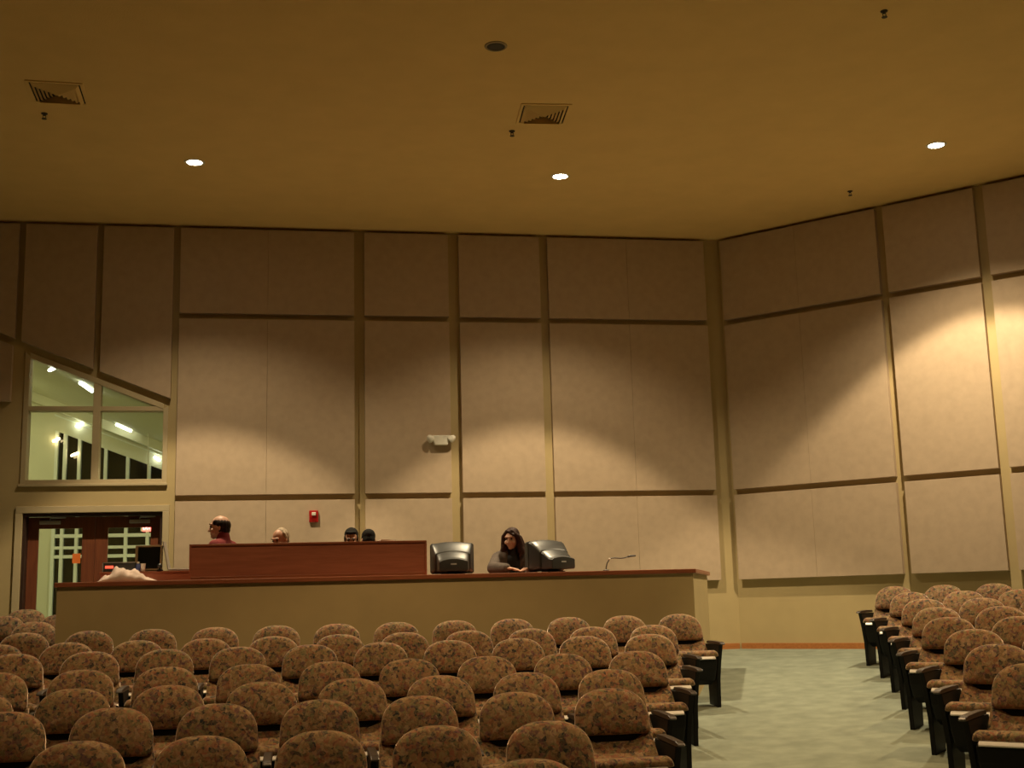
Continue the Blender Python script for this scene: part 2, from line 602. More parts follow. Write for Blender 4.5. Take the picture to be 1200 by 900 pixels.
# fascia strip over the glazing
bm = bmesh.new()
prism(bm, [(GX0 - .02, 4.10), (GX1, 4.10 - .40 * (GX1 + 4.14)), (GX1, 4.125 - .40 * (GX1 + 4.14)), (GX0 - .02, 4.125)], B_, LY1 - .04, LY1 - .001)
struct('trim_3', bm, 'mull')
bm = bmesh.new()
prism(bm, [(LX0, lc(LX0) - .16), (LX1, lc(LX1) - .16), (LX1, lc(LX1)), (LX0, lc(LX0))], B_, LY1 - .35, LY1 - .001)
struct('trim_4', bm, 'lobby')
# glazing
mx_ = [GX0 + .03, -3.97, -3.73, -3.29, -2.92, -2.56, -2.15, -1.7, -1.2, -.6, 0, .6, GX1 - .03]
bm = bmesh.new()
prism(bm, [(GX0, .05), (GX1, .05), (GX1, gt(GX1)), (GX0, gt(GX0))], B_, LY1 + .08, LY1 + .09)
gwin = struct('window_2', bm, 'night')
for x in mx_:
    bm = bmesh.new()
    prism(bm, [(x - .027, 0), (x + .027, 0), (x + .027, gt(x + .027)), (x - .027, gt(x - .027))], B_, LY1 - .03, LY1 + .075)
    obj('mullion', bm, 'mull', gwin, bevel=.004)
for z, h in ((.45, .10), (1.67, .055), (1.82, .05), (2.02, .06)):
    for a, b_ in zip(mx_, mx_[1:]):
        if z + h / 2 < gt(b_):
            bm = bmesh.new()
            box(bm, a + .027, b_ - .027, LY1 - .025, LY1 + .07, z - h / 2, z + h / 2)
            obj('rail', bm, 'mull', gwin, bevel=.004)
# lobby lamps on the slope, warm discs added for lights in the glass
LG = 'lobby ceiling lamps seen through the window'
for p, q, lab in (((-2.921, 17.083, 3.80), (-2.84, 17.565, 3.767), 'long bright lamp in upper left window pane'),
                  ((-3.043, 21.336, 3.85), (-2.809, 21.485, 3.754), 'long bright lamp in lower right window pane'),
                  ((-2.475, 21.93, 3.37), (-2.37, 21.93, 3.30), 'short bright lamp at the right window edge')):
    bm = bmesh.new()
    tube(bm, [p, q], .022, 12)
    tag(obj('ceiling_lamp', bm, 'tube'), lab, 'lamp', LG)
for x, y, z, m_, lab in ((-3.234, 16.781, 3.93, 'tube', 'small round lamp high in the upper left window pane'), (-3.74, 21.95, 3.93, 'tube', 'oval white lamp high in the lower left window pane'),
                         (-4.11, 21.94, 3.67, 'warmglow', 'small warm glow in the glass beside the left mullions'), (-3.80, 21.94, 3.417, 'warmglow', 'oval orange tinted glow in the glass of lower left pane')):
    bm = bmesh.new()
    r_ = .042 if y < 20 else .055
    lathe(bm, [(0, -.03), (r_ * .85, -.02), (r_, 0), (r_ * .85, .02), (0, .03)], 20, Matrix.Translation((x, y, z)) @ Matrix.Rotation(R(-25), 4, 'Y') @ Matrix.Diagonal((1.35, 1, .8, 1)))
    tag(obj('glow_disc', bm, m_, smooth=True), lab, 'lamp', LG)
# exit sign
t = thing('exit_sign', 'small glowing red exit sign seen through right door glass', 'sign', (-2.47, 21.0, 2.07))
bm = bmesh.new()
box(bm, -.055, .085, 0, .05, -.05, .05)
obj('sign_body', bm, 'exitred', t, bevel=.006)
bm = bmesh.new()
box(bm, -.085, -.056, 0, .05, -.05, .05)
obj('sign_end', bm, 'white', t, bevel=.006)
bm = bmesh.new()
tube(bm, [(0, .025, .045), (0, .025, lc(-2.47) - 2.07)], .008)
obj('hanging_rod', bm, 'white', t)


def text(name, s, size, m, parent, loc, rot, ext=.002):
    cu = bpy.data.curves.new(name, 'FONT')
    cu.body = s
    cu.size = size
    cu.align_x = 'CENTER'
    cu.align_y = 'CENTER'
    cu.extrude = ext
    tmp = bpy.data.objects.new(name + '_t', cu)
    C.objects.link(tmp)
    dg = bpy.context.evaluated_depsgraph_get()
    me = bpy.data.meshes.new_from_object(tmp.evaluated_get(dg))
    bpy.data.objects.remove(tmp)
    me.materials.clear()
    me.materials.append(M[m])
    o = link(name, me, parent)
    o.location = loc
    o.rotation_euler = rot
    return o


text('lettering', 'EXIT', .062, 'exitwhite', t, (.015, -.002, 0), (R(90), 0, 0))

# ---------------------------------------------------------------- ceiling fittings
lamps = [(-1.207, 13.989, 'glowing recessed ceiling downlight nearest the slanted window'), (3.158, 14.034, 'glowing recessed ceiling downlight at middle of the ceiling'), (7.342, 12.546, 'glowing recessed ceiling downlight near the right wall')]
for x, y, lab in lamps:
    t = thing('recessed_downlight', lab, 'ceiling light', (x, y, HC), 0, 'recessed ceiling downlights')
    bm = bmesh.new()
    lathe(bm, [(.088, -.0), (.088, -.008), (.105, -.008), (.118, -.003), (.118, .0)], 36)
    obj('trim_ring', bm, 'white', t, smooth=True)
    bm = bmesh.new()
    lathe(bm, [(0, -.0035), (.088, -.0035), (.088, -.001), (0, -.001)], 36)
    obj('lens', bm, 'lamp', t)


def vent(x, y, rot, lab):
    t = thing('air_diffuser', lab, 'air vent', (x, y, HC), rot, 'square ceiling air diffusers')
    bm = bmesh.new()
    h = .27
    for a, b_, c_, d_ in ((-h, h, -h, -h + .03), (-h, h, h - .03, h), (-h, -h + .03, -h + .03, h - .03), (h - .03, h, -h + .03, h - .03)):
        box(bm, a, b_, c_, d_, -.012, 0)
    obj('frame', bm, 'ceil', t, bevel=.002)
    bm = bmesh.new()
    box(bm, -h + .03, h - .03, -h + .03, h - .03, -.003, 0)
    obj('duct_opening', bm, 'dark', t)
    for k in range(6):
        r = h - .045 - k * .036
        bm = bmesh.new()
        for q in range(4):
            mt = Matrix.Rotation(q * math.pi / 2, 4, 'Z')
            vs = [bm.verts.new(mt @ Vector(p)) for p in ((-r, -r, -.006), (r, -r, -.006), (r - .033, -r + .033, -.036), (-r + .033, -r + .033, -.036))]
            bm.faces.new(vs)
            v2 = [bm.verts.new(mt @ Vector(p)) for p in ((-r, -r, -.0085), (r, -r, -.0085), (r - .033, -r + .033, -.0385), (-r + .033, -r + .033, -.0385))]
            bm.faces.new(v2[::-1])
            for i in range(4):
                j = (i + 1) % 4
                bm.faces.new((vs[i], vs[j], v2[j], v2[i]))
        obj('louvre', bm, 'ceil', t)
    return t


vent(-2.39, 12.13, R(2), 'square louvred ceiling air vent at far left')
vent(2.57, 12.13, R(-4), 'square louvred ceiling air vent near the middle')
t = thing('ceiling_speaker', 'round dark ceiling speaker grille with pale rim', 'speaker', (1.807, 10.588, HC))
bm = bmesh.new()
lathe(bm, [(.085, 0), (.085, -.01), (.1, -.01), (.108, -.003), (.108, 0)], 32)
obj('rim', bm, 'diff', t, smooth=True)
bm = bmesh.new()
lathe(bm, [(0, -.012), (.05, -.009), (.085, -.004), (.085, -.001), (0, -.001)], 32)
obj('grille', bm, 'speaker', t, smooth=True)
for x, y, lab in ((-2.625, 12.694, 'small fire sprinkler head beside left air vent'), (2.317, 12.648, 'small fire sprinkler head beside middle air vent'),
                  (7.045, 14.215, 'small fire sprinkler head over the right wall'), (5.162, 9.486, 'small fire sprinkler head near top right of ceiling')):
    t = thing('sprinkler_head', lab, 'sprinkler', (x, y, HC), 0, 'ceiling sprinkler heads')
    bm = bmesh.new()
    lathe(bm, [(0, 0), (.034, 0), (.03, -.008), (.014, -.012), (.012, -.025), (0, -.025)], 16)
    obj('escutcheon', bm, 'speaker', t, smooth=True)
    bm = bmesh.new()
    tube(bm, [(-.012, 0, -.02), (-.016, 0, -.04), (0, 0, -.056)], .004, 6)
    tube(bm, [(.012, 0, -.02), (.016, 0, -.04), (0, 0, -.056)], .004, 6)
    obj('yoke', bm, 'speaker', t)
    bm = bmesh.new()
    lathe(bm, [(0, -.055), (.026, -.056), (.026, -.06), (0, -.06)], 14)
    obj('deflector', bm, 'speaker', t)

# ---------------------------------------------------------------- wall fittings
PF = COR.y                               # panel face plane
t = thing('emergency_light', 'white twin head emergency light on the wall panel', 'emergency light', (1.905, PF, 2.165 + ZS))
bm = bmesh.new()
prism(bm, [(-.09, -.065), (.09, -.065), (.125, .065), (-.125, .065)], B_, -.085, 0)
obj('housing', bm, 'white', t, bevel=.012)
for s in (-1, 1):
    bm = bmesh.new()
    mt = Matrix.Translation((s * .148, -.078, .022)) @ Matrix.Rotation(s * R(58), 4, 'Z') @ Matrix.Rotation(R(52), 4, 'X') @ Matrix.Scale(.8, 4)
    lathe(bm, [(0, .065), (.028, .06), (.055, .02), (.066, -.03), (.066, -.045), (.058, -.045), (.05, -.03), (0, -.028)], 24, mt)
    obj('lamp_head', bm, 'white', t, smooth=True)
t = thing('fire_alarm_strobe', 'red fire alarm horn strobe on the lower wall panel', 'fire alarm', (.205, PF, 1.16 + ZS))
bm = bmesh.new()
box(bm, -.06, .06, -.045, 0, -.075, .08)
obj('housing', bm, 'red', t, bevel=.01)
bm = bmesh.new()
box(bm, -.028, .028, -.075, -.044, .01, .055)
obj('strobe_lens', bm, 'white', t, bevel=.01)
bm = bmesh.new()
for k in range(4):
    box(bm, -.035, .035, -.05, -.043, -.055 + k * .013, -.049 + k * .013)
obj('horn_grille', bm, 'red', t)

# ---------------------------------------------------------------- control counter
CY, CX0, CX1 = 12.6, -2.3, 4.13           # front face of the low wall
CZ = .283 + ZS                            # counter top
adir = half.copy()                        # the end wall runs along the aisle
aleft = Vector((-adir.y, adir.x))
E0 = Vector((CX1, CY))
E1 = E0 + adir * 1.95
t = thing('control_counter', 'long beige control counter with red wood cap behind the seats', 'counter', (0, 0, 0))
bm = bmesh.new()
w_ = .14
ins = E0 + Vector((-w_ / adir.y * (1) + 0, 0))
pl = [(CX0, CY), (E0.x, E0.y), (E1.x, E1.y), (E1.x + aleft.x * w_, E1.y + aleft.y * w_), (E0.x - .13, CY + w_), (CX0, CY + w_)]
n_ = len(pl)
lo = [bm.verts.new((x, y, floor_z(x, y) - .01)) for x, y in pl]
hi = [bm.verts.new((x, y, CZ - .045)) for x, y in pl]
bm.faces.new(lo)
bm.faces.new(hi[::-1])
for i in range(n_):
    j = (i + 1) % n_
    bm.faces.new((lo[i], hi[i], hi[j], lo[j]))
obj('low_wall', bm, 'paint', t)
bm = bmesh.new()
ar = Vector((adir.y, -adir.x))
ov = .035
e0 = E0 + ar * ov - adir * .02
e1 = E1 + ar * ov + adir * .03
# corner of front overhang and end overhang
k_ = (CY - ov - e1.y) / adir.y
ec = e1 + adir * k_
dpt = .64
pl = [(CX0 - .02, CY - ov), (ec.x, ec.y), (e1.x, e1.y), (e1.x + aleft.x * .26, e1.y + aleft.y * .26), (E0.x - .02, CY + dpt), (CX0 - .02, CY + dpt)]
prism(bm, pl, lambda p, q, d: (p, q, d), CZ - .045, CZ)
obj('wood_cap', bm, 'cap', t, bevel=.006)
# hidden carcass end panels that carry the worktop
for x in (CX0 + .03, .2, 2.4):
    bm = bmesh.new()
    yb = CY + dpt - .06
    vs = box(bm, x, x + .03, CY + w_, yb, -.06, CZ - .046)
    for v_ in vs:
        if v_.co.z < 0:
            v_.co.z = floor_z(v_.co.x, v_.co.y) if False else -.06
    obj('support_panel', bm, 'cherry', t)
# booth platform
PZ = -.06
bm = bmesh.new()
pts = [(-1.95, 12.75), (4.0, 12.75), (4.5, 14.4), (-1.95, 14.4)]
lo = [bm.verts.new((x, y, floor_z(x, y))) for x, y in pts]
hi = [bm.verts.new((x, y, PZ)) for x, y in pts]
bm.faces.new(lo)
bm.faces.new(hi[::-1])
for i in range(4):
    j = (i + 1) % 4
    bm.faces.new((lo[i], hi[i], hi[j], lo[j]))
struct('floor_booth', bm, 'carpet')

# raised wooden hutch
HX0, HX1, HZ = -1.068, 1.312, .637 + ZS
t = thing('equipment_hutch', 'wide reddish wood hutch panel raised on the counter', 'hutch', (0, 0, 0))
bm = bmesh.new()
box(bm, HX0 + .02, HX1 - .02, 12.70, 12.722, CZ + .03, HZ - .022)
obj('front_panel', bm, 'cherry', t)
bm = bmesh.new()
box(bm, HX0, HX1, 12.685, 13.02, HZ - .022, HZ)
obj('top_board', bm, 'cap', t, bevel=.004)
for x in (HX0, HX1 - .02):
    bm = bmesh.new()
    box(bm, x, x + .02, 12.69, 13.0, CZ, HZ - .022)
    obj('side_panel', bm, 'cherry', t, bevel=.002)
bm = bmesh.new()
box(bm, HX0 + .02, HX1 - .02, 12.688, 12.722, CZ, CZ + .03)
obj('plinth', bm, 'cap', t, bevel=.003)

# low riser at the left of the hutch
t = thing('wooden_riser', 'low reddish wood riser on counter left of the hutch', 'riser', (0, 0, 0))
RZ = .385 + ZS
bm = bmesh.new()
box(bm, -1.95, HX0 - .002, 12.86, 13.2, RZ - .02, RZ)
obj('top_board', bm, 'cap', t, bevel=.004)
bm = bmesh.new()
box(bm, -1.94, HX0 - .004, 12.875, 12.893, CZ, RZ - .02)
obj('front_panel', bm, 'cherry', t)
for x in (-1.94, HX0 - .024):
    bm = bmesh.new()
    box(bm, x, x + .018, 12.893, 13.19, CZ, RZ - .02)
    obj('side_panel', bm, 'cherry', t)

# framed screen
t = thing('flat_screen', 'small black screen with tan frame standing on the riser', 'screen', (-1.50, 13.05, RZ), R(-6))
bm = bmesh.new()
mt = Matrix.Translation((0, 0, .012)) @ Matrix.Rotation(R(-5), 4, 'X')
for a in ((-.135, -.108, 0, .255), (.116, .13, 0, .255), (-.108, .116, .238, .255), (-.108, .116, 0, .016)):
    box(bm, a[0], a[1], -.02, .05, a[2], a[3], mt)
obj('frame', bm, 'tan', t, bevel=.003)
bm = bmesh.new()
box(bm, -.108, .116, -.012, .045, .016, .238, mt)
obj('display', bm, 'screen', t)
bm = bmesh.new()
box(bm, -.09, .09, -.04, .08, 0, .012)
box(bm, -.03, .03, .04, .056, .01, .10)
obj('stand', bm, 'screen', t, bevel=.003)
# gadget in front of the screen
t = thing('desk_microphone', 'tiny black desk microphone right of the framed screen', 'microphone', (-1.37, 12.885, RZ))
bm = bmesh.new()
lathe(bm, [(0, 0), (.035, 0), (.033, .012), (.008, .018), (.007, .03), (0, .03)], 16)
obj('base', bm, 'plastic', t, smooth=True)
bm = bmesh.new()
lathe(bm, [(0, -.028), (.018, -.02), (.026, 0), (.018, .022), (0, .028)], 16, Matrix.Translation((0, -.006, .048)) @ Matrix.Rotation(R(50), 4, 'X'))
obj('capsule', bm, 'crt', t, smooth=True)
# laptop
t = thing('laptop', 'open silver laptop seen edge on beside the hutch', 'laptop', (-1.165, 13.03, RZ))
bm = bmesh.new()
box(bm, -.125, .1, -.14, .14, .004, .022)
obj('keyboard_base', bm, 'silver', t, bevel=.004)
bm = bmesh.new()
box(bm, -.004, .005, -.14, .14, 0, .285, Matrix.Translation((-.128, 0, .018)) @ Matrix.Rotation(R(-11), 4, 'Y'))
obj('lid', bm, 'silver', t, bevel=.002)
bm = bmesh.new()
box(bm, -.10, .075, -.12, .12, .022, .024)
obj('keys', bm, 'screen', t)
# rack unit with red display
t = thing('audio_unit', 'small dark electronic box with red lit display on riser', 'electronic device', (-1.76, 12.96, RZ), R(0))
bm = bmesh.new()
box(bm, -.165, .15, -.07, .03, 0, .092)
obj('case', bm, 'crt', t, bevel=.004)
bm = bmesh.new()
for a in ((-.165, .15, .088, .097), (-.168, -.158, 0, .09)):
    box(bm, a[0], a[1], -.074, -.068, a[2], a[3])
obj('face_rim', bm, 'silver', t)
bm = bmesh.new()
box(bm, -.14, -.06, -.0725, -.0695, .035, .062)
obj('led_display', bm, 'led', t)
t = thing('water_bottle', 'small blue bottle beside the dark electronic box', 'bottle', (-1.585, 12.91, RZ))
bm = bmesh.new()
lathe(bm, [(0, 0), (.022, 0), (.023, .005), (.023, .06), (.012, .075), (.011, .082), (0, .082)], 18)
obj('body', bm, 'blue', t, smooth=True)
bm = bmesh.new()
lathe(bm, [(0, .08), (.013, .08), (.013, .096), (0, .097)], 14)
obj('cap', bm, 'white', t)
bm = bmesh.new()
lathe(bm, [(.016, 0), (.02, .002), (.025, .075), (.026, .078), (.0235, .077), (.018, .006), (0, .006), (0, 0)], 20, Matrix.Translation((-1.535, 12.90, RZ)))
tag(obj('paper_cup', bm, 'paper', smooth=True), 'small white cup between blue bottle and framed screen', 'cup')

# cloth bundle
bm = bmesh.new()
nx, ny = 44, 18
x0, x1, y0, y1 = -1.93, -1.38, 12.60, 12.85
grid = []
for i in range(nx + 1):
    a = i / nx
    prof = .125 * min(1, (a / .28)) ** .8 if a < .28 else (.125 - .01 * (a - .28) if a < .55 else .122 * (1 - (a - .55) / .45) ** 1.0 + .0)
    col = []
    for j in range(ny + 1):
        b = j / ny
        env = math.sin(math.pi * min(1, max(0, b))) ** .5
        fold = .016 * math.sin(19 * a + 3 * b) + .01 * math.sin(37 * a - 6 * b) + .006 * math.sin(9 * a * b * 5)
        z = max(.004, (prof + fold * min(1, prof * 12)) * env)
        col.append(bm.verts.new((x0 + (x1 - x0) * a + .012 * math.sin(b * 9), y0 + (y1 - y0) * b + .015 * math.sin(a * 13), CZ + z)))
    grid.append(col)
for i in range(nx):
    for j in range(ny):
        bm.faces.new((grid[i][j], grid[i + 1][j], grid[i + 1][j + 1], grid[i][j + 1]))
o = obj('folded_cloth', bm, 'cloth', smooth=True)
sm = o.modifiers.new('thick', 'SOLIDIFY')
sm.thickness = .004
sm.offset = -1
tag(o, 'crumpled pale pink cloth bundle at left end of counter', 'cloth')

# paper on the hutch
t = thing('paper_stack', 'white papers lying on right end of hutch top', 'papers', (.91, 12.78, HZ), R(5))
for k in range(3):
    bm = bmesh.new()
    box(bm, -.075, .075, -.05, .09, k * .006, k * .006 + .005, Matrix.Rotation(R(k * 4 - 3), 4, 'Z'))
    obj('sheet', bm, 'paper', t)


# CRT monitors, backs to the hall
def crt(x, y, rot, lab):
    t = thing('crt_monitor', lab, 'monitor', (x, y, CZ), rot, 'black computer monitors on the counter')

    def loft(secs, mname, nm, bev=.006):
        bm = bmesh.new()
        rings = []
        for yy, w0, z0, z1, in secs:
            c = min(.02, w0 * .08)
            cr_ = .0 if mname is None or nm == 'front_bezel' else .022
            top = [((w0 - c) * (1 - k / 4), z1 + cr_ * (1 - (1 - k / 4) ** 2)) for k in range(9)]
            pts = [(-w0 + c, z0), (w0 - c, z0), (w0, z0 + c), (w0, z1 - c)] + top + [(-w0, z1 - c), (-w0, z0 + c)]
            rings.append([bm.verts.new((p, yy, q)) for p, q in pts])
        for a, b_ in zip(rings, rings[1:]):
            m_ = len(a)
            for i in range(m_):
                j = (i + 1) % m_
                bm.faces.new((a[i], a[j], b_[j], b_[i]))
        bm.faces.new(rings[0])
        bm.faces.new(rings[-1][::-1])
        return obj(nm, bm, mname, t, bevel=bev, seg=3, smooth=32)

    loft([(.20, .225, .02, .325), (.13, .232, .012, .332)], 'crt', 'front_bezel')
    loft([(.13, .225, .02, .328), (.085, .216, .026, .312), (.03, .20, .035, .268), (-.02, .185, .042, .222)], 'crt', 'housing', .012)
    nk = loft([(-.01, .172, .03, .222), (-.06, .165, .03, .196), (-.115, .158, .03, .158), (-.135, .155, .03, .145), (-.19, .148, .032, .138)], 'crt', 'neck_cover', .01)
    bm = bmesh.new()
    box(bm, -.19, .19, .2, .204, .05, .30)
    obj('screen', bm, 'screen', t)
    bm = bmesh.new()
    box(bm, -.03, .03, -.1935, -.189, .098, .112)
    obj('badge', bm, 'grey', nk)
    bm = bmesh.new()
    for k in range(5):
        box(bm, -.1, .1, -.178 + k * .009, -.174 + k * .009, .136, .1415 + k * .0008)
    obj('vent_ribs', bm, 'crt', nk)
    bm = bmesh.new()
    lathe(bm, [(0, 0), (.13, 0), (.125, .012), (.06, .022), (.06, .035), (0, .035)], 28)
    obj('pedestal', bm, 'crt', t, smooth=True)
    return t


crt(1.60, 12.86, R(-4), 'black computer monitor back between hutch and woman')
crt(2.66, 12.79, R(24), 'black computer monitor back turned aside right of woman')

# gooseneck lamp
t = thing('gooseneck_lamp', 'thin bent gooseneck lamp arm on right of the counter', 'desk lamp', (3.23, 12.78, CZ))
bm = bmesh.new()
lathe(bm, [(0, 0), (.035, 0), (.033, .012), (.01, .016), (0, .016)], 20)
obj('base', bm, 'crt', t, smooth=True)
bm = bmesh.new()
tube(bm, [(0, 0, .01), (.002, 0, .04), (.012, 0, .08), (.035, 0, .118), (.06, 0, .135), (.1, 0, .137), (.16, 0, .132), (.2, 0, .135), (.25, 0, .148)], .006)
obj('gooseneck', bm, 'crt', t, smooth=True)
bm = bmesh.new()
tube(bm, [(.24, 0, .146), (.27, 0, .153), (.33, 0, .156)], [.008, .011, .009], 10)
obj('lamp_head', bm, 'crt', t, smooth=True)
bm = bmesh.new()
lathe(bm, [(0, -.013), (.012, -.006), (.012, .006), (0, .013)], 12, Matrix.Translation((.042, 0, .126)))
obj('joint', bm, 'white', t, smooth=True)


# ---------------------------------------------------------------- theater seats
def chair_proto(side, aisle):
    t = thing('theater_seat', 'floral theater seat', 'theater seat', (0, 0, 0))
    # backrest: bulging pad with a rounded top and a narrow welted rim
    zt, zbm, zm = .888, .626, .705

    def half_w(z):
        if z <= zm:
            return .224 + .005 * min(1, (zm - z) / .05)
        q = min(1, (z - zm) / (zt - zm))
        return .224 * max(0, 1 - q ** 2.45) ** (1 / 2.45)

    def lean(z):
        return .072 * (zt - z) / (zt - zbm)

    loop = []
    for k in range(41):                          # over the top from right to left
        a = math.pi * k / 40
        cx, sx = math.cos(a), math.sin(a)
        loop.append((.224 * math.copysign(abs(cx) ** (2 / 2.45), cx), zm + (zt - zm) * abs(sx) ** (2 / 2.45)))
    rc = .028
    left = [(-.229, zbm + rc)] + [(-.229 + rc - rc * math.cos(b), zbm + rc - rc * math.sin(b)) for b in (.5, 1.05, 1.57)]
    loop += left + [(-.10, zbm), (0, zbm), (.10, zbm)] + [(-x, z) for x, z in left[::-1]]
    zc = .75
    bm = bmesh.new()
    rings = []
    for sc_, dy in ((.95, -.066), (.99, -.058), (1., -.024), (.985, -.013), (.935, .0), (.87, .007), (.74, .014), (.58, .020), (.40, .024), (.2, .026)):
        rings.append([bm.verts.new((x * sc_, -(lean(zc + (z - zc) * sc_) + dy), zc + (z - zc) * sc_)) for x, z in loop])
    n_l = len(loop)
    for a, b_ in zip(rings, rings[1:]):
        for k in range(n_l):
            bm.faces.new((a[k], a[(k + 1) % n_l], b_[(k + 1) % n_l], b_[k]))
    cv = bm.verts.new((0, -(lean(zc) + .0265), zc))
    for k in range(n_l):
        bm.faces.new((rings[-1][k], rings[-1][(k + 1) % n_l], cv))
    bm.faces.new(rings[0])
    obj('backrest', bm, 'floral', t, smooth=55)
    # lower back cushion, sloping forward to the seat, its upper edge dipping in the middle
    bm = bmesh.new()
    zl0, zl1 = .44, .592
    nu = 20
    rings = []
    for i in range(13):
        q = i / 12
        ring = []
        for back in (False, True):
            for k in (range(nu + 1) if not back else range(nu, -1, -1)):
                sx = -1 + 2 * k / nu
                dip = .05 * min(1, max(0, (abs(sx) - .48) / .34)) ** 1.3
                z = zl0 + (zl1 + dip - zl0) * q
                w0 = .248 - .014 * q
                y = .042 + .155 * (1 - q) ** 1.08
                if not back:
                    y -= .018 * abs(sx) ** 6 + (.012 if i == 12 else 0)
                else:
                    y -= .055
                ring.append(bm.verts.new((sx * w0, -y, z)))
        rings.append(ring)
    m_ = len(rings[0])
    for a, b_ in zip(rings, rings[1:]):
        for k in range(m_):
            bm.faces.new((a[k], a[(k + 1) % m_], b_[(k + 1) % m_], b_[k]))
    bm.faces.new(rings[0])
    bm.faces.new(rings[-1][::-1])
    obj('lower_back_cushion', bm, 'floral', t, smooth=50)
    # back shell behind the pads
    bm = bmesh.new()
    sh = []
    for z in [.20 + (.85 - .20) * i / 14 for i in range(15)]:
        w0 = max(half_w(z) if z > .60 else .232, .02) - .014
        y = lean(max(z, .60)) - .05 - (.0 if z > .4 else .0)
        sh.append([bm.verts.new((x * w0, -(y + dy), z)) for x, dy in ((-1, .012), (1, .012), (1, .0), (.6, -.022), (-.6, -.022), (-1, .0))])
    for a, b_ in zip(sh, sh[1:]):
        for k in range(6):
            bm.faces.new((a[k], a[(k + 1) % 6], b_[(k + 1) % 6], b_[k]))
    bm.faces.new(sh[0])
    bm.faces.new(sh[-1][::-1])
    obj('back_shell', bm, 'plastic', t)
    # seat cushion with a rolled front edge
    bm = bmesh.new()
    prof = [(.10, .448), (.10, .49), (.13, .506), (.22, .515), (.32, .527), (.385, .537), (.412, .533), (.432, .518), (.438, .5), (.432, .484), (.41, .474), (.3, .462), (.2, .452)]
    xs = [-.248, -.243, -.232, -.214, -.18, -.1, 0, .1, .18, .214, .232, .243, .248]
    cy_, cz_ = .27, .492
    rr = []
    for x in xs:
        e = min(1, (.25 - abs(x)) / .045)
        k = (1 - (1 - e) ** 2) ** .5
        kz = .25 + .75 * k
        ky = .80 + .20 * k
        rr.append([bm.verts.new((x, -(cy_ + (y - cy_) * ky), cz_ + (z - cz_) * kz - .012 * (1 - k))) for y, z in prof])
    for a, b_ in zip(rr, rr[1:]):
        m_ = len(prof)
        for k in range(m_):
            bm.faces.new((a[k], a[(k + 1) % m_], b_[(k + 1) % m_], b_[k]))
    bm.faces.new(rr[0])
    bm.faces.new(rr[-1][::-1])
    obj('seat_cushion', bm, 'floral', t, smooth=True)
    # seat pan with its bright front lip
    bm = bmesh.new()
    prism(bm, [(.07, .45), (.07, .30), (.13, .22), (.24, .20), (.34, .25), (.41, .36), (.433, .448), (.40, .468), (.2, .452)], lambda p, q, d: (d, -p, q), -.228, .228)
    pan = obj('seat_pan', bm, 'plastic', t, bevel=.012)
    bm = bmesh.new()
    lip = [(.405, .478), (.432, .482), (.446, .474), (.455, .462), (.456, .456), (.448, .452), (.405, .452)]
    prism(bm, lip, lambda p, q, d: (d, -p, q), -.205, .205)
    obj('seat_trim', bm, 'trim', pan, bevel=.002)
    # armrest and standard on the aisle side
    x = side * .285
    bm = bmesh.new()
    prism(bm, [(.03, .592), (.03, .612), (.05, .619), (.2, .621), (.40, .614), (.44, .606), (.455, .594), (.44, .586), (.2, .59)], lambda p, q, d: (d, -p, q), x - .024, x + .024)
    obj('armrest', bm, 'arm', t, bevel=.007)
    bm = bmesh.new()
    if aisle:
        prof = [(.02, -.006), (.26, -.024), (.28, .25), (.33, .42), (.40, .587), (-.03, .587), (-.03, .5), (-.0, .3)]
    else:
        prof = [(.09, -.01), (.22, -.022), (.215, .25), (.27, .42), (.36, .588), (.02, .588), (.06, .42), (.095, .25)]
    prism(bm, prof, lambda p, q, d: (d, -p, q), x - .019, x + .019)
    obj('end_panel' if aisle else 'standard', bm, 'plastic', t, bevel=.006)
    return t


protos = {}
for sd in (1, -1):
    for ai in (True, False):
        protos[(sd, ai)] = chair_proto(sd, ai)
used = set()
GRP = 'floral upholstered theater seats'


def seat(x, y, rz, sd, ai, label):
    loc = (x, y, floor_z(x, y))
    p = protos[(sd, ai)]
    if (sd, ai) not in used:
        used.add((sd, ai))
        p.location = loc
        p.rotation_euler = (0, 0, rz)
        p['label'] = label
        p['group'] = GRP
        return p
    return dup(p, loc, rz, label, GRP)


d0, pt, sh_, sp_, xe_, e0_, ue_ = 4.3777, .9542, .4377, .57, -2.2509, 1.2415, 2.6393
XO = [.032, -.110, .068, .064, .046, .266, .121]
DO = [-.066, .062, -.236, .133, .149, -.03, .072]
NL = [12, 12, 11, 10, 8, 8, 6]
for k in range(7):
    y = COR.y - (d0 + k * pt + .6 * DO[k])
    for j in range(NL[k]):
        x = COR.x + xe_ - k * sh_ - j * sp_ + XO[k]
        seat(x, y, 0, 1, j == 0, 'floral theater seat left of aisle, %s from the aisle, %s row from counter' % (ORD[j + 1], ORD[k + 1]))
# the one seat of the next row whose top just shows
seat(.99, 5.36, 0, 1, True, 'floral theater seat at bottom picture edge with only its top showing')
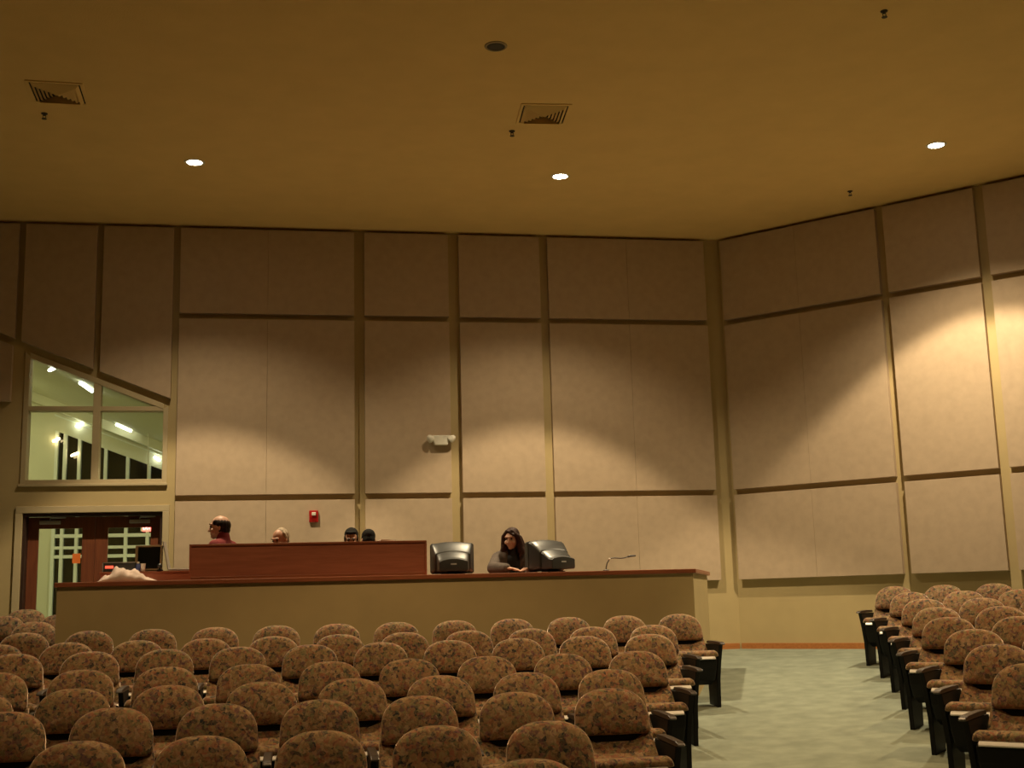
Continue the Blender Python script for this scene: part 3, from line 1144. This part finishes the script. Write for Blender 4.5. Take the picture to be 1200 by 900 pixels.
# seats left of the counter by the doors
for x, y, lab in ((-2.63, 13.28, 'floral theater seat half behind left end of the counter'),
                  (-3.21, 13.28, 'floral theater seat at far left edge level with counter end'),
                  (-3.12, 14.15, 'pale lit floral theater seat before the doors at far left edge'),
                  (-2.54, 14.15, 'pale lit floral theater seat before doors mostly hidden by counter'),
                  (-3.08, 15.05, 'pale lit floral theater seat nearest to the left door')):
    seat(x, y, 0, -1, False, lab)
XR = [-.003, .062, .074, .056, .009, .044, .026]
NR = [4, 4, 3, 3, 3, 2, 2, 1]
for k in range(8):
    kk = min(k, 6)
    for j in range(NR[k]):
        p = COR + UU * (ue_ + k * sh_ + j * sp_ + XR[kk]) - NN * (e0_ + k * pt + .03)
        seat(p.x, p.y, A2, -1, j == 0, 'floral theater seat right of aisle, %s from the aisle, %s row from wall' % (ORD[j + 1], ORD[k + 1]))


# ---------------------------------------------------------------- people
def ball(bm, c, r, mtx=None, seg=16):
    mt = Matrix.Translation(c) @ (mtx or Matrix.Identity(4)) @ Matrix.Diagonal((*((r, r, r) if not hasattr(r, '__len__') else r), 1))
    bmesh.ops.create_uvsphere(bm, u_segments=seg, v_segments=max(8, seg // 2 + 2), radius=1, matrix=mt)


def caps(bm, p, q, r0, r1, seg=14):
    p, q = Vector(p), Vector(q)
    ball(bm, p, r0, seg=seg)
    ball(bm, q, r1, seg=seg)
    d = q - p
    if d.length < 1e-4:
        return
    mt = Matrix.Translation((p + q) / 2) @ d.to_track_quat('Z', 'Y').to_matrix().to_4x4()
    bmesh.ops.create_cone(bm, cap_ends=True, segments=seg, radius1=r0, radius2=r1, depth=d.length, matrix=mt)


def fused(name, bm, m, parent, voxel, smooth_it=4):
    me = bpy.data.meshes.new(name)
    bm.to_mesh(me)
    bm.free()
    tmp = bpy.data.objects.new(name, me)
    C.objects.link(tmp)
    r = tmp.modifiers.new('r', 'REMESH')
    r.mode = 'VOXEL'
    r.voxel_size = voxel
    r.use_smooth_shade = True
    if smooth_it:
        s = tmp.modifiers.new('s', 'SMOOTH')
        s.factor = .5
        s.iterations = smooth_it
    dg = bpy.context.evaluated_depsgraph_get()
    out = bpy.data.meshes.new_from_object(tmp.evaluated_get(dg))
    bpy.data.objects.remove(tmp)
    out.materials.clear()
    out.materials.append(M[m])
    for p in out.polygons:
        p.use_smooth = True
    return link(name, out, parent)


def elbow(sh, hd, l1, l2, pole):
    sh, hd, pole = Vector(sh), Vector(hd), Vector(pole)
    d = hd - sh
    L = min(d.length, (l1 + l2) * .995)
    u = d.normalized()
    a = (l1 * l1 - l2 * l2 + L * L) / (2 * L)
    h = math.sqrt(max(0, l1 * l1 - a * a))
    pv = (pole - u * pole.dot(u)).normalized()
    return sh + u * a + pv * h, sh + u * L


def hand(bm, wrist, fwd, nrm, s, curl=.5, left=1):
    """palm, four unequal bent fingers and a thumb; nrm points out of the back of the hand"""
    f = Vector(fwd).normalized()
    n = Vector(nrm)
    n = (n - f * n.dot(f)).normalized()
    sd = f.cross(n) * left              # towards the thumb
    w = Vector(wrist)
    mt = Matrix((sd, f, n)).transposed().to_4x4()
    ball(bm, w + f * .045 * s, (.04 * s, .052 * s, .016 * s), mt)
    for i, (o, L) in enumerate(((.028, .075), (.010, .084), (-.009, .078), (-.027, .06))):
        p = w + f * .088 * s + sd * o * s
        ang = 0.
        for k, part in enumerate((.45, .32, .23)):
            ang += curl * (.5 + .25 * k)
            d = f * math.cos(ang) - n * math.sin(ang)
            q = p + d * L * part * s
            caps(bm, p, q, (.0092 - .0008 * k) * s, (.0086 - .0009 * k) * s, 10)
            p = q
    p = w + f * .025 * s + sd * .03 * s
    q = p + (f * .6 + sd * .75 - n * .25).normalized() * .042 * s
    caps(bm, p, q, .013 * s, .0105 * s, 10)
    caps(bm, q, q + (f * .9 + sd * .25 - n * .35).normalized() * .034 * s, .0105 * s, .0085 * s, 10)


def person(label, loc, heading, H, lean, hyaw, hpitch, hands, skin, top, hair_mat, style, female=False, outer=None, hoff=.084):
    """body faces local -Y. lean: forward bend (rad) from the hips."""
    s = H / 1.75
    hip_z = .92 * s
    Rl = Matrix.Rotation(lean, 4, 'X')
    hipc = Vector((0, 0, hip_z))

    def up(x, y, z):                   # torso coordinates above the hips, bent forward
        return hipc + (Rl @ Vector((x * s, y * s, z * s)))
    shw = .165 if female else .19
    chest, neck0 = up(0, 0, .36), up(0, .01, .53)
    neckd = (up(0, 0, 1) - up(0, 0, 0)).normalized()
    # head frame
    HM = Matrix.Rotation(hyaw, 4, 'Z') @ Matrix.Rotation(hpitch, 4, 'X')
    hb = neck0 + Vector((0, -.02 * s, .035 * s)) + (neckd * .03 * s)
    hc = hb + (HM @ Vector((0, -.012 * s, hoff * s)))

    def hd(x, y, z):
        return hc + (HM @ Vector((x * s, y * s, z * s)))
    HM3 = HM
    bm = bmesh.new()
    # head
    ball(bm, hd(0, .012, .03), (.074 * s, .094 * s, .084 * s), HM3, 24)
    ball(bm, hd(0, -.022, -.03), (.06 * s, .07 * s, .083 * s), HM3, 24)
    ball(bm, hd(0, -.066, -.088), .026 * s)
    caps(bm, hd(0, -.088, .016), hd(0, -.107, -.026), .009 * s, .0135 * s)
    for q in (-1, 1):
        ball(bm, hd(q * .012, -.093, -.03), .0105 * s)
        ball(bm, hd(q * .076, .012, -.008), (.011 * s, .021 * s, .032 * s), HM3)
        ball(bm, hd(q * .04, -.066, -.03), .026 * s)
        caps(bm, hd(q * .012, -.088, .034), hd(q * .048, -.074, .034), .0105 * s, .009 * s)
    caps(bm, hd(-.02, -.086, -.055), hd(.02, -.086, -.055), .008 * s, .008 * s)
    caps(bm, hd(-.017, -.084, -.067), hd(.017, -.084, -.067), .009 * s, .009 * s)
    caps(bm, neck0 - neckd * .03 * s, hd(0, .03, -.06), .056 * s * (.88 if female else 1), .052 * s * (.85 if female else 1))
    # torso
    ball(bm, up(0, 0, .03), (.165 * s, .11 * s, .12 * s), Rl)
    ball(bm, up(0, 0, .20), (.135 * s, .10 * s, .17 * s), Rl)
    ball(bm, chest, (.165 * s, .115 * s, .17 * s), Rl)
    for q in (-1, 1):
        caps(bm, up(0, .01, .47), up(q * shw, .01, .44), .06 * s, .055 * s)
    # legs
    for q in (-1, 1):
        h0 = hipc + Vector((q * .09 * s, 0, -.02 * s))
        kn = Vector((q * .1 * s, -.02 * s, .5 * s))
        an = Vector((q * .105 * s, .02 * s, .085 * s))
        caps(bm, h0, kn, .088 * s, .058 * s)
        caps(bm, kn, an, .056 * s, .036 * s)
        caps(bm, an + Vector((0, .02 * s, -.05 * s)), an + Vector((0, -.15 * s, -.056 * s)), .035 * s, .027 * s)
    arms = []
    for q, tgt, pole, fw, nr, cu in hands:
        sh0 = up(q * shw, .01, .44)
        el, wr = elbow(sh0, tgt, .29 * s, .26 * s, pole)
        caps(bm, sh0, el, .05 * s, .038 * s)
        caps(bm, el, wr, .038 * s, .025 * s)
        hand(bm, wr, fw, nr, s, cu, q)
        arms.append((sh0, el, wr))
    root = fused('person', bm, skin, None, .0065, 3)
    root.location = loc
    root.rotation_euler = (0, 0, heading)
    tag(root, label, 'person', 'people at the control counter')
    # clothing
    def garment(name, m, grow, neck=True, sleeves=True, open_front=False):
        bm = bmesh.new()
        g = grow
        ball(bm, up(0, 0, .02), (.165 * s + g, .115 * s + g, .12 * s + g), Rl, 24)
        ball(bm, up(0, 0, .20), (.145 * s + g, .105 * s + g, .17 * s + g), Rl, 24)
        ball(bm, up(0, 0, .36), (.165 * s + g, .115 * s + g, .165 * s + g), Rl, 24)
        for q in (-1, 1):
            caps(bm, up(0, .012, .465), up(q * shw, .01, .44), .062 * s + g, .058 * s + g)
        if neck:
            caps(bm, up(0, .012, .50), up(0, .016, .545), .066 * s + g, .06 * s + g * .6)
        if sleeves:
            for sh0, el, wr in arms:
                caps(bm, sh0, el, .054 * s + g, .044 * s + g)
                caps(bm, el, el.lerp(wr, .93), .044 * s + g, .033 * s + g)
        o = fused(name, bm, m, root, .011, 4)
        return o
    garment('shirt', top, .010)
    if outer:
        bm = bmesh.new()
        g = .026
        for q in (-1, 1):
            ball(bm, up(q * .085, .02, .02), (.10 * s + g, .115 * s + g, .12 * s + g), Rl, 20)
            ball(bm, up(q * .08, .02, .20), (.09 * s + g, .105 * s + g, .17 * s + g), Rl, 20)
            ball(bm, up(q * .098, .02, .355), (.085 * s + g, .11 * s + g, .16 * s + g), Rl, 20)
            caps(bm, up(q * .06, .03, .485), up(q * shw, .012, .44), .05 * s + g, .052 * s + g)
        caps(bm, up(-.06, .05, .5), up(.06, .05, .5), .05 * s + g, .05 * s + g)
        for sh0, el, wr in arms:
            caps(bm, sh0, el, .056 * s + g * .8, .048 * s + g * .8)
            caps(bm, el, el.lerp(wr, .95), .048 * s + g * .8, .036 * s + g * .8)
        fused('jacket', bm, outer, root, .011, 4)
    bm = bmesh.new()
    for q in (-1, 1):
        h0 = hipc + Vector((q * .09 * s, 0, -.02 * s))
        kn = Vector((q * .1 * s, -.02 * s, .5 * s))
        an = Vector((q * .105 * s, .02 * s, .085 * s))
        caps(bm, h0, kn, .1 * s, .072 * s)
        caps(bm, kn, an + Vector((0, 0, -.02)), .072 * s, .056 * s)
    ball(bm, up(0, 0, .0), (.17 * s, .122 * s, .12 * s), Rl, 20)
    fused('trousers', bm, 'trouser', root, .012, 3)
    for q in (-1, 1):
        an = Vector((q * .105 * s, .02 * s, .085 * s))
        bm = bmesh.new()
        caps(bm, an + Vector((0, .03 * s, -.045 * s)), an + Vector((0, -.155 * s, -.052 * s)), .042 * s, .034 * s)
        fused('shoe', bm, 'shoe', root, .009, 2)
        bm = bmesh.new()
        ball(bm, hd(q * .032, -.0805, .012), .0095 * s, seg=12)
        obj('eye', bm, 'eye', root, smooth=True)
    # hair
    bm = bmesh.new()
    if style == 'fringe':               # bald on top, dark at sides and back
        for k in range(9):
            a = math.pi * (k / 8)
            x, y = math.cos(a), math.sin(a)
            ball(bm, hd(x * .062, .012 + y * .078, .022 - .01 * y), (.022 * s, .028 * s, .05 * s), HM3 @ Matrix.Rotation(a - math.pi / 2, 4, 'Z'))
            ball(bm, hd(x * .056, .014 + y * .07, -.035), (.02 * s, .024 * s, .036 * s) if k in range(2, 7) else (.012 * s, .014 * s, .02 * s), HM3 @ Matrix.Rotation(a - math.pi / 2, 4, 'Z'))
        for q in (-1, 1):
            ball(bm, hd(q * .063, -.02, .045), (.014 * s, .03 * s, .03 * s), HM3)
    elif style == 'receding':
        for k in range(9):
            a = math.pi * (k / 8)
            x, y = math.cos(a), math.sin(a)
            ball(bm, hd(x * .064, .016 + y * .08, .03), (.022 * s, .03 * s, .056 * s), HM3 @ Matrix.Rotation(a - math.pi / 2, 4, 'Z'))
            if 2 <= k <= 6:
                ball(bm, hd(x * .056, .016 + y * .072, -.03), (.02 * s, .024 * s, .036 * s), HM3 @ Matrix.Rotation(a - math.pi / 2, 4, 'Z'))
        ball(bm, hd(0, .04, .07), (.07 * s, .065 * s, .052 * s), HM3)
    elif style == 'short':
        ball(bm, hd(0, .03, .05), (.081 * s, .09 * s, .082 * s), HM3, 24)
        ball(bm, hd(0, .05, -.005), (.074 * s, .066 * s, .075 * s), HM3, 24)
        for q in (-1, 1):
            ball(bm, hd(q * .07, -.012, .02), (.014 * s, .024 * s, .036 * s), HM3)
        for k in range(7):
            ball(bm, hd(-.05 + k * .0165, -.05 + .012 * abs(k - 3) / 3, .096), (.017 * s, .02 * s, .016 * s), HM3)
    elif style == 'long':
        ball(bm, hd(0, .026, .046), (.087 * s, .097 * s, .084 * s), HM3, 24)
        ball(bm, hd(0, .06, -.04), (.085 * s, .06 * s, .12 * s), HM3, 24)
        ball(bm, hd(0, .06, -.12), (.11 * s, .05 * s, .08 * s), HM3, 24)
        for q in (-1, 1):
            caps(bm, hd(q * .03, -.05, .098), hd(q * .086, -.025, .03), .020 * s, .026 * s)
            caps(bm, hd(q * .088, -.022, .03), hd(q * .100, -.005, -.08), .028 * s, .04 * s)
            caps(bm, hd(q * .092, -.01, -.08), hd(q * .115, -.015, -.15), .042 * s, .04 * s)
            caps(bm, hd(q * .115, -.015, -.15), hd(q * .10, -.04, -.185), .036 * s, .022 * s)
            caps(bm, hd(q * .085, .03, .0), hd(q * .12, .04, -.15), .035 * s, .042 * s)
        caps(bm, hd(.0, -.06, .092), hd(.055, -.07, .055), .016 * s, .014 * s)
    fused('hair', bm, hair_mat, root, .007, 3)
    if style != 'long':
        bm = bmesh.new()
        for q in (-1, 1):
            caps(bm, hd(q * .014, -.0935, .037), hd(q * .05, -.0785, .038), .0055 * s, .0045 * s)
        obj('eyebrows', bm, hair_mat, root, smooth=True)
    return root


D_ = (0, .1, -1)
# man in maroon, standing in profile, one hand reaching for the laptop (heading: -Y turned towards -X)
person('balding person in maroon shirt in profile at left end of hutch', (-.76, 13.42, PZ), R(-112), 1.855, R(4), R(10), R(4),
       [(-1, (-.16, -.42, 1.04), (-.6, .5, -1), (0, -1, -.2), (0, 0, 1), .35), (1, (.2, -.30, .98), (.6, .5, -1), (0, -1, -.3), (0, 0, 1), .45)],
       'skin', 'maroon', 'hair_dark', 'fringe', hoff=.045)
person('greying person with bald forehead bent over behind hutch', (-.06, 13.50, PZ), R(-38), 1.68, R(16), R(-6), R(22),
       [(-1, (-.17, -.42, .92), (-.6, .4, -1), (0, -1, -.2), (0, 0, 1), .4), (1, (.17, -.42, .92), (.6, .4, -1), (0, -1, -.2), (0, 0, 1), .4)],
       'skin_b', 'bluecloth', 'hair_grey', 'receding')
person('dark haired person facing forward with head bowed behind hutch', (.60, 13.86, PZ), R(-6), 1.68, R(14), R(0), R(22),
       [(-1, (-.24, -.16, .80), (-.6, .4, -1), (0, -.3, -1), (-1, 0, 0), .4), (1, (.24, -.16, .80), (.6, .4, -1), (0, -.3, -1), (1, 0, 0), .4)],
       'skin_b', 'blackcloth', 'hair_black', 'short')
person('dark haired person seen only by crown at right of hutch', (.752, 13.40, PZ), R(172), 1.63, R(4), R(10), R(14),
       [(-1, (-.24, -.10, .78), (-.6, .4, -1), (0, -.3, -1), (-1, 0, 0), .4), (1, (.24, -.10, .78), (.6, .4, -1), (0, -.3, -1), (1, 0, 0), .4)],
       'skin_b', 'blackcloth', 'hair_black', 'short')
WLEAN = R(27)
person('woman with long brown hair in grey jacket leaning on counter', (2.32, 13.55, PZ), R(0), 1.67, WLEAN, R(-32), R(12),
       [(-1, (-.14, -.64, CZ - PZ + .055), (-1, -.2, -.5), (.75, -.6, -.06), (0, 0, 1), .3), (1, (.13, -.64, CZ - PZ + .055), (.3, .3, -1), (-.75, -.6, -.06), (0, 0, 1), .3)],
       'skin', 'blackcloth', 'hair_red', 'long', female=True, outer='greycloth')

# ---------------------------------------------------------------- lights
WARM = (1, .80, .50)


def spot(x, y, power, size=122, blend=.55, col=WARM, rad=.07, z=HC - .03):
    li = bpy.data.lights.new('downlight_beam', 'SPOT')
    li.energy = power
    li.color = col
    li.spot_size = R(size)
    li.spot_blend = blend
    li.shadow_soft_size = rad
    o = bpy.data.objects.new('downlight_beam', li)
    C.objects.link(o)
    o.location = (x, y, z)
    return o


for x, y, p, a in ((-1.207, 13.989, 400, 86), (3.158, 14.034, 420, 86), (7.342, 12.546, 480, 97)):
    spot(x, y, p * .30, 121, .45)
    spot(x, y, p, a, .2)
for x, y, p in ((-1.2, 8.2, 225), (3.1, 8.2, 250), (7.0, 7.2, 340), (-1.2, 3.2, 95), (3.1, 3.2, 95)):
    spot(x, y, p, 104, .25, (1, .68, .34))
LCOL = (1, .90, .48)
for x, y, p in ((-5.3, 19.6, 34), (-.8, 19.6, 34), (-1.0, 17.7, 16)):  # added lights without fixtures, kept out of sight, that brighten the lobby
    li = bpy.data.lights.new('lobby_fill_light', 'AREA')
    li.shape = 'DISK'
    li.size = .5
    li.energy = p
    li.color = LCOL
    o = bpy.data.objects.new('lobby_fill_light', li)
    C.objects.link(o)
    o.location = (x, y, lc(x) - .12)

w = bpy.data.worlds.new('World')
SC.world = w
w.use_nodes = True
w.node_tree.nodes['Background'].inputs['Color'].default_value = (.01, .007, .004, 1)
w.node_tree.nodes['Background'].inputs['Strength'].default_value = .2

# ---------------------------------------------------------------- camera
cr, sr, cp, sp2 = math.cos(ROLL), math.sin(ROLL), math.cos(PITCH), math.sin(PITCH)
x_ = Vector((1, 0, 0))
u_ = Vector((0, -sp2, cp))
f_ = Vector((0, cp, sp2))
X = x_ * cr + u_ * sr
U = x_ * -sr + u_ * cr
rz = Matrix.Rotation(-A1, 3, 'Z')
X, U, f_ = rz @ X, rz @ U, rz @ f_
cam = bpy.data.cameras.new('Camera')
cam.sensor_width = 36
cam.lens = FPX / 1200 * 36
cam.clip_end = 200
co = bpy.data.objects.new('Camera', cam)
C.objects.link(co)
mw = Matrix((X, U, -f_)).transposed().to_4x4()
mw.translation = (0, 0, ZS)
co.matrix_world = mw
SC.camera = co

SC.view_settings.view_transform = 'Standard'
SC.view_settings.look = 'None'
SC.view_settings.gamma = 1
SC.view_settings.use_curve_mapping = False
SC.view_settings.exposure = 1.04
SC.cycles.max_bounces = 8
SC.cycles.diffuse_bounces = 5
SC.cycles.use_denoising = True
SC.cycles.sample_clamp_indirect = 4
